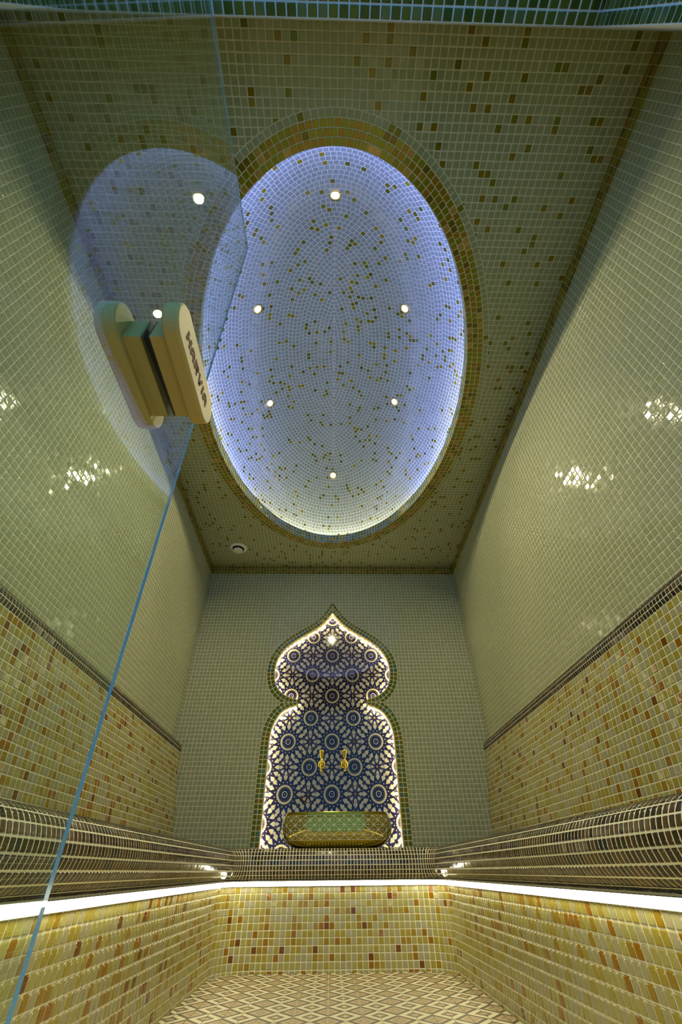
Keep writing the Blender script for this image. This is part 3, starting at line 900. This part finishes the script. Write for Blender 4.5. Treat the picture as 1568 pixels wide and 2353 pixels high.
for y0_, dy in ((0, 1), (fl_, -1)):
    for d0, d1, m in ((0, .10, 0), (.10, .50, 1), (.50, .56, 0), (.56, .74, 1), (.74, 1.0, 2)):
        fband((0, y0_), (fw_, 0), (0, dy * fl_ / 2), d0, d1, m)
for dy in (1, -1):
    for d0, d1, m in ((0, .14, 0), (.14, .30, 1), (.30, .54, 3), (.54, 1.0, 0)):
        fband((fw_, fl_ / 2), (-fw_, 0), (0, dy * fl_ / 2), d0, d1, m)
fv = [(J + v[0] / fw_ * (fw_ - 2 * J), v[1], .001) for v in fv]
for flip in (0, 1):
    me = bpy.data.meshes.new('floor_tile'); b = len(fv)
    vv = [((fw_ - v[0]) if flip else v[0], v[1], v[2]) for v in fv]
    sk = [(J, 0, .001), (fw_ - J, 0, .001), (fw_ - J, fl_, .001), (J, fl_, .001), (J, 0, -.002), (fw_ - J, 0, -.002), (fw_ - J, fl_, -.002), (J, fl_, -.002)]
    me.from_pydata(vv + sk, [], [(f if (i < 5 or i >= 14) != bool(flip) else f[::-1]) for i, f in enumerate(ff)] + [(b, b + 4, b + 5, b + 1), (b + 1, b + 5, b + 6, b + 2), (b + 2, b + 6, b + 7, b + 3), (b + 3, b + 7, b + 4, b)])
    for m in FM: me.materials.append(m)
    me.polygons.foreach_set('material_index', np.array(fm + [1, 1, 1, 1], dtype=np.int32)); me.update()
    if flip == 0: fme = [me]
    else: fme.append(me)
cand = []
for i in range(-10, 11):
    for j in range(0, 13):
        x, y = -.011 + i * fw_, 1.158 + j * fl_ - .001
        u, v, z = proj((x + fw_ / 2, y + fl_ / 2, 0)); u, v = float(u), float(v)
        if v < 2520 and -.56 < x + fw_ and x < .59 and y < YB: cand.append((x, y, i % 2))
for x, y, k in cand[:300]:
    o = bpy.data.objects.new('tile', fme[k]); link(o, fl); o.location = (x, y, 0)

# ================================================================== front wall with the doorway the camera stands in
wf = empty('wall_front', (0, 0, 0)); tag(wf, 'front wall above the doorway with a lintel of green glass tiles', kind='structure')
LZ, LX = 2.03, .6875
bm = bmesh.new()
bm_box(bm, -1.06, 1.06, -.20, -.031, LZ + .001, H + .02); bm_box(bm, -1.06, -LX - .001, -.20, -.031, 0, LZ + .001); bm_box(bm, LX + .001, 1.06, -.20, -.031, 0, LZ + .001)
bm_obj('backing', bm, mat('lintel_grout', (0.55, 0.60, 0.66), .7), wf)
LP = .0275
Q, ii, jj = cells((-LX, -.031, LZ), (LP, 0, 0), (0, -LP, 0), 50, 6)
tiles(Q, pick(len(Q), [.45, .3, .25]), LINT, wf, 'lintel_tile', ref=(0, -.1, 1), joint=.0042, single=120, tilt=.02)
for sg in (-1, 1):
    Q, ii, jj = cells((sg * LX, -.031, LZ), (0, 0, -LP), (0, -LP, 0), 70, 6)
    tiles(Q, pick(len(Q), [.45, .3, .25]), LINT, wf, 'jamb_tile', ref=(0, -.1, 1), joint=.0042, single=60, tilt=.02)

# ================================================================== glass door standing open, with the wooden handle
def pane_x(y, z): return -.303 + .025 * (y - .4) - .022 * (z - 1.5)


door = empty('door_1', (0, 0, 0)); tag(door, 'frameless glass door standing open on the left with a wooden handle', kind='structure')
gm_ = bpy.data.materials.new('clear_glass'); gm_.use_nodes = True
nt = gm_.node_tree; nt.nodes.clear()
tr = nt.nodes.new('ShaderNodeBsdfTransparent'); tr.inputs[0].default_value = (0.93, 0.975, 0.965, 1)
gl = nt.nodes.new('ShaderNodeBsdfGlossy'); gl.inputs['Roughness'].default_value = 0.0; gl.inputs[0].default_value = (0.94, 1, 0.99, 1)
fr_ = nt.nodes.new('ShaderNodeFresnel')
ge_ = nt.nodes.new('ShaderNodeNewGeometry'); io_ = nt.nodes.new('ShaderNodeMapRange')      # same reflectance on both faces of the sheet
io_.inputs[3].default_value = 1.45; io_.inputs[4].default_value = 1 / 1.45
nt.links.new(ge_.outputs['Backfacing'], io_.inputs[0]); nt.links.new(io_.outputs[0], fr_.inputs[0])
mx = nt.nodes.new('ShaderNodeMixShader'); ou = nt.nodes.new('ShaderNodeOutputMaterial')
nt.links.new(fr_.outputs[0], mx.inputs[0]); nt.links.new(tr.outputs[0], mx.inputs[1]); nt.links.new(gl.outputs[0], mx.inputs[2]); nt.links.new(mx.outputs[0], ou.inputs[0])
em_ = mat('lit_glass_edge', (0.22, 0.45, 0.58), 0.12, spec=0.8)  # blue light piped to the edge is painted in as colour
corners = [(-.19, .012), (.548, .012), (.497, 1.992), (-.19, 1.992)]
T = .0042
v = [(pane_x(y, z), y, z) for y, z in corners] + [(pane_x(y, z) - T, y, z) for y, z in corners]
mesh_obj('pane', v, [(0, 1, 2, 3), (7, 6, 5, 4), (0, 4, 5, 1), (1, 5, 6, 2), (2, 6, 7, 3), (3, 7, 4, 0)], [gm_, em_], door, midx=[0, 0, 1, 1, 1, 1])
hd = empty('handle', (0, 0, 0), door); tag(hd, 'pale wooden two-sided pull handle with burnt lettering')
GXc = pane_x(.38, .965)


def stadium(name, x0, x1, y0, y1, z0, z1, m, parent, bev=.004):
    bm = bmesh.new(); r = (z1 - z0) / 2; zc = (z0 + z1) / 2; n = 18; pts = []
    for i in range(n + 1):
        a = -math.pi / 2 + math.pi * i / n; pts.append((y1 - r + r * math.cos(a), zc + r * math.sin(a)))
    for i in range(n + 1):
        a = math.pi / 2 + math.pi * i / n; pts.append((y0 + r + r * math.cos(a), zc + r * math.sin(a)))
    vs = [bm.verts.new((x0, a, b)) for a, b in pts]
    f = bm.faces.new(vs); e = bmesh.ops.extrude_face_region(bm, geom=[f])
    bmesh.ops.translate(bm, verts=[q for q in e['geom'] if isinstance(q, bmesh.types.BMVert)], vec=(x1 - x0, 0, 0))
    es = [q for q in bm.edges if abs(q.verts[0].co.x - q.verts[1].co.x) < 1e-6]
    bmesh.ops.bevel(bm, geom=es, offset=bev, segments=3, affect='EDGES', profile=.5)
    return bm_obj(name, bm, m, parent)


stadium('pad', -.263, -.237, .268, .478, .928, 1.000, M['wood'], hd)
stadium('pad', -.362, -.330, .268, .490, .928, 1.000, M['wood'], hd)
bm = bmesh.new(); bm_box(bm, -.2889, -.2625, .305, .452, .938, .990, .002); bm_obj('block', bm, M['wood'], hd)
bm = bmesh.new(); bm_box(bm, -.3305, -.3015, .305, .452, .938, .990, .002); bm_obj('block', bm, M['wood'], hd)
bm = bmesh.new(); bm_box(bm, -.2912, -.2888, .307, .450, .9385, .9895); bm_obj('gasket', bm, M['gasket'], hd)
bm = bmesh.new(); bm_box(bm, -.3016, -.2992, .307, .450, .9385, .9895); bm_obj('gasket', bm, M['gasket'], hd)
# burnt lettering on the face towards the camera
LH, LS = .0205, .0056


def bar(bm, a, b, wd, x=-.2372):
    a, b = np.array(a), np.array(b); d = (b - a) / np.linalg.norm(b - a); n_ = np.array([-d[1], d[0]]) * wd / 2
    q = [a + n_, a - n_, b - n_, b + n_]
    lo_ = [bm.verts.new((x, p_[0], p_[1])) for p_ in q]; hi_ = [bm.verts.new((x + .0007, p_[0], p_[1])) for p_ in q]
    bm.faces.new(hi_); bm.faces.new(lo_[::-1])
    for i in range(4): bm.faces.new((lo_[i], lo_[(i + 1) % 4], hi_[(i + 1) % 4], hi_[i]))


def letter(ch, y, z, wd):
    bm = bmesh.new(); h = LH; s = LS
    if ch == 'H': bar(bm, (y + s / 2, z), (y + s / 2, z + h), s * 1.15); bar(bm, (y + wd - s / 2, z), (y + wd - s / 2, z + h), s * 1.15); bar(bm, (y + s, z + h / 2), (y + wd - s, z + h / 2), s)
    if ch == 'A':
        bar(bm, (y + s / 2, z), (y + s / 2, z + h * .62), s * 1.15); bar(bm, (y + wd - s / 2, z), (y + wd - s / 2, z + h * .62), s * 1.15)
        c = (y + wd / 2, z + h * .60); r = wd / 2 - s / 2
        for i in range(8):
            a, b = math.pi * i / 8, math.pi * (i + 1) / 8
            bar(bm, (c[0] + r * math.cos(a), c[1] + (h * .40 - s / 2) * math.sin(a)), (c[0] + r * math.cos(b), c[1] + (h * .40 - s / 2) * math.sin(b)), s)
        bar(bm, (y + s, z + h * .36), (y + wd - s, z + h * .36), s * .9)
    if ch == 'R':
        bar(bm, (y + s / 2, z), (y + s / 2, z + h), s * 1.15); bar(bm, (y + s, z + h - s / 2), (y + wd * .7, z + h - s / 2), s); bar(bm, (y + s, z + h * .45), (y + wd * .7, z + h * .45), s)
        c = (y + wd * .68, z + h * .72)
        for i in range(6):
            a, b = -math.pi / 2 + math.pi * i / 6, -math.pi / 2 + math.pi * (i + 1) / 6
            bar(bm, (c[0] + wd * .25 * math.cos(a), c[1] + h * .2 * math.sin(a)), (c[0] + wd * .25 * math.cos(b), c[1] + h * .2 * math.sin(b)), s)
        bar(bm, (y + wd * .52, z + h * .42), (y + wd - s / 2, z), s * 1.1)
    if ch == 'V': bar(bm, (y + s / 2, z + h), (y + wd / 2, z), s * 1.15); bar(bm, (y + wd - s / 2, z + h), (y + wd / 2, z), s * 1.15)
    if ch == 'I': bar(bm, (y + wd / 2, z), (y + wd / 2, z + h), s * 1.2)
    bm_obj('letter', bm, M['burnt'], hd)


yy = .312
for ch, wd in (('H', .0205), ('A', .0205), ('R', .0205), ('V', .0215), ('I', .008), ('A', .0205)):
    letter(ch, yy, .951, wd); yy += wd + .0034

# ================================================================== gold vessel sink
SKX, SKY, SKZ = .026, 2.800, .4290
sk = empty('vessel_sink', (SKX, SKY, SKZ)); tag(sk, 'gold vessel sink with a white triangle lattice below the wall taps', 'sink')


def sink_pt(a, hx, hy, z, e=.46):
    c, s = math.cos(a), math.sin(a)
    return np.array([hx * math.copysign(abs(c) ** e, c), hy * math.copysign(abs(s) ** (e * 1.25), s), z])


def sink_r(z):
    """half width grows from the foot to the belly and pulls in a little at the rim"""
    zz = np.array([0, .006, .014, .026, .045, .075, .105, .130, .145]); xx = np.array([.205, .232, .251, .268, .283, .292, .291, .283, .270])
    return float(np.interp(z, zz, xx))


NS = 96
outer = [.0, .006, .014, .026, .045, .06, .075, .09, .105, .118, .130, .145]
bm = bmesh.new(); rings = []
for z in outer: r = sink_r(z); rings.append([bm.verts.new(sink_pt(2 * math.pi * i / NS, r, r * .42, z)) for i in range(NS)])
for z, k in ((.147, .97), (.145, .945), (.12, .93), (.06, .90), (.030, .70), (.026, .25)):
    r = sink_r(.13) * k; rings.append([bm.verts.new(sink_pt(2 * math.pi * i / NS, r, r * .42, z)) for i in range(NS)])
for a, b in zip(rings[:-1], rings[1:]):
    for i in range(NS): bm.faces.new((a[i], a[(i + 1) % NS], b[(i + 1) % NS], b[i]))
bm.faces.new(rings[0][::-1]); bm.faces.new(rings[-1])
bm_obj('bowl', bm, mat('gold_mirror', (0.34, 0.26, 0.022), .10, .8), sk, smooth=True)
# white lattice: five bands of alternating diagonals with uprights
fr_a = np.linspace(0, 2 * math.pi, 4001); r = sink_r(.075)
pp_ = np.array([sink_pt(a, r, r * .42, 0)[:2] for a in fr_a]); ss = np.concatenate([[0], np.cumsum(np.hypot(*np.diff(pp_, axis=0).T))])
NC = 58
ang = np.interp(np.arange(NC + 1) / NC * ss[-1], ss, fr_a)
zl_ = np.linspace(.030, .131, 6)
lv = []; lf = []


def lat_pt(k, z, o):
    a = float(np.interp(k, np.arange(NC + 1), ang)); r = sink_r(z); p_ = sink_pt(a, r + o, r * .42 + o, z); return p_


def lat_line(k0, z0, k1, z1, wd, n=4):
    pts = [lat_pt(k0 + (k1 - k0) * t, z0 + (z1 - z0) * t, .0004) for t in np.linspace(0, 1, n + 1)]
    for a, b in zip(pts[:-1], pts[1:]):
        d = b - a; nr = np.array([a[0] / .29 ** 2, a[1] / .12 ** 2, 0]); nr /= np.linalg.norm(nr) + 1e-9
        s_ = np.cross(d, nr); s_ = s_ / (np.linalg.norm(s_) + 1e-9) * wd / 2
        q = len(lv); lv.extend([a - s_, b - s_, b + s_, a + s_]); lf.append((q, q + 1, q + 2, q + 3))
        up_ = nr * .0006; q = len(lv); lv.extend([a - s_ + up_, b - s_ + up_, b + s_ + up_, a + s_ + up_]); lf.append((q, q + 1, q + 2, q + 3)); lf.append((q - 4, q - 3, q + 1, q)); lf.append((q - 1, q - 2, q + 2, q + 3))


for z in zl_:
    for k in range(NC): lat_line(k, z, k + 1, z, .0016, 1)
for k in range(NC):
    lat_line(k, zl_[0], k, zl_[-1], .0015, 5)
    for j in range(5):
        if (k + j) % 2 == 0: lat_line(k, zl_[j], k + 1, zl_[j + 1], .0028, 2)
        else: lat_line(k, zl_[j + 1], k + 1, zl_[j], .0028, 2)
mesh_obj('lattice', lv, lf, mat('lattice_white', (0.46, 0.48, 0.40), .4), sk)
o = sk.children[-1]

# ================================================================== two gold wall taps
tap_desc = {0: 'gold wall tap on the patterned niche, the left one of the pair', 1: 'gold wall tap on the patterned niche, the right one of the pair'}
for k, tx in enumerate((-.064, .079)):
    t = empty('wall_tap', (tx, D + .050 - .0011, .845)); tag(t, tap_desc[k], 'tap', 'pair of gold taps over the sink')
    bm = bmesh.new(); lathe(bm, [(.0005, -.014), (.012, -.013), (.020, -.008), (.0235, -.003), (.0235, 0)], 28, 'Y'); bm_obj('rosette', bm, M['gold'], t, True)
    bm = bmesh.new(); lathe(bm, [(.0005, -.056), (.008, -.055), (.0115, -.048), (.0105, -.036), (.0085, -.024), (.010, -.012)], 24, 'Y'); bm_obj('body', bm, M['gold'], t, True)
    bm = bmesh.new(); lathe(bm, [(.0085, -.044), (.0095, -.041), (.0075, -.034), (.0068, -.016), (.0085, .0), (.0085, .006)], 24, 'Z', (0, -.045, 0)); bm_obj('spout', bm, M['gold'], t, True)
    bm = bmesh.new(); lathe(bm, [(.0075, .006), (.0115, .010), (.0115, .014), (.0065, .017), (.0068, .026), (.0095, .038), (.0125, .050), (.0152, .058), (.0155, .064), (.0135, .069), (.0105, .0695), (.0095, .066), (.0005, .065)], 28, 'Z', (0, -.045, 0)); bm_obj('lever_knob', bm, M['gold'], t, True)

# ================================================================== round air valve on the ceiling
vt = empty('air_valve', (vent_c[0], vent_c[1], H)); tag(vt, 'round white air valve on the mosaic ceiling above the left back corner', 'vent')
bm = bmesh.new(); lathe(bm, [(.068, .001), (.0695, -.004), (.066, -.009), (.056, -.013), (.049, -.015), (.046, -.013), (.0445, -.006), (.0445, .003)], 48); bm_obj('collar', bm, M['white'], vt, True)
bm = bmesh.new(); lathe(bm, [(.0005, -.034), (.032, -.0335), (.037, -.0315), (.038, -.028), (.034, -.020), (.012, -.010), (.012, .003)], 48); bm_obj('disc', bm, M['white'], vt, True)
bm = bmesh.new(); lathe(bm, [(.0455, .0022), (.0455, -.0015), (.0005, -.0015)], 40); bm_obj('throat', bm, M['black'], vt, True)
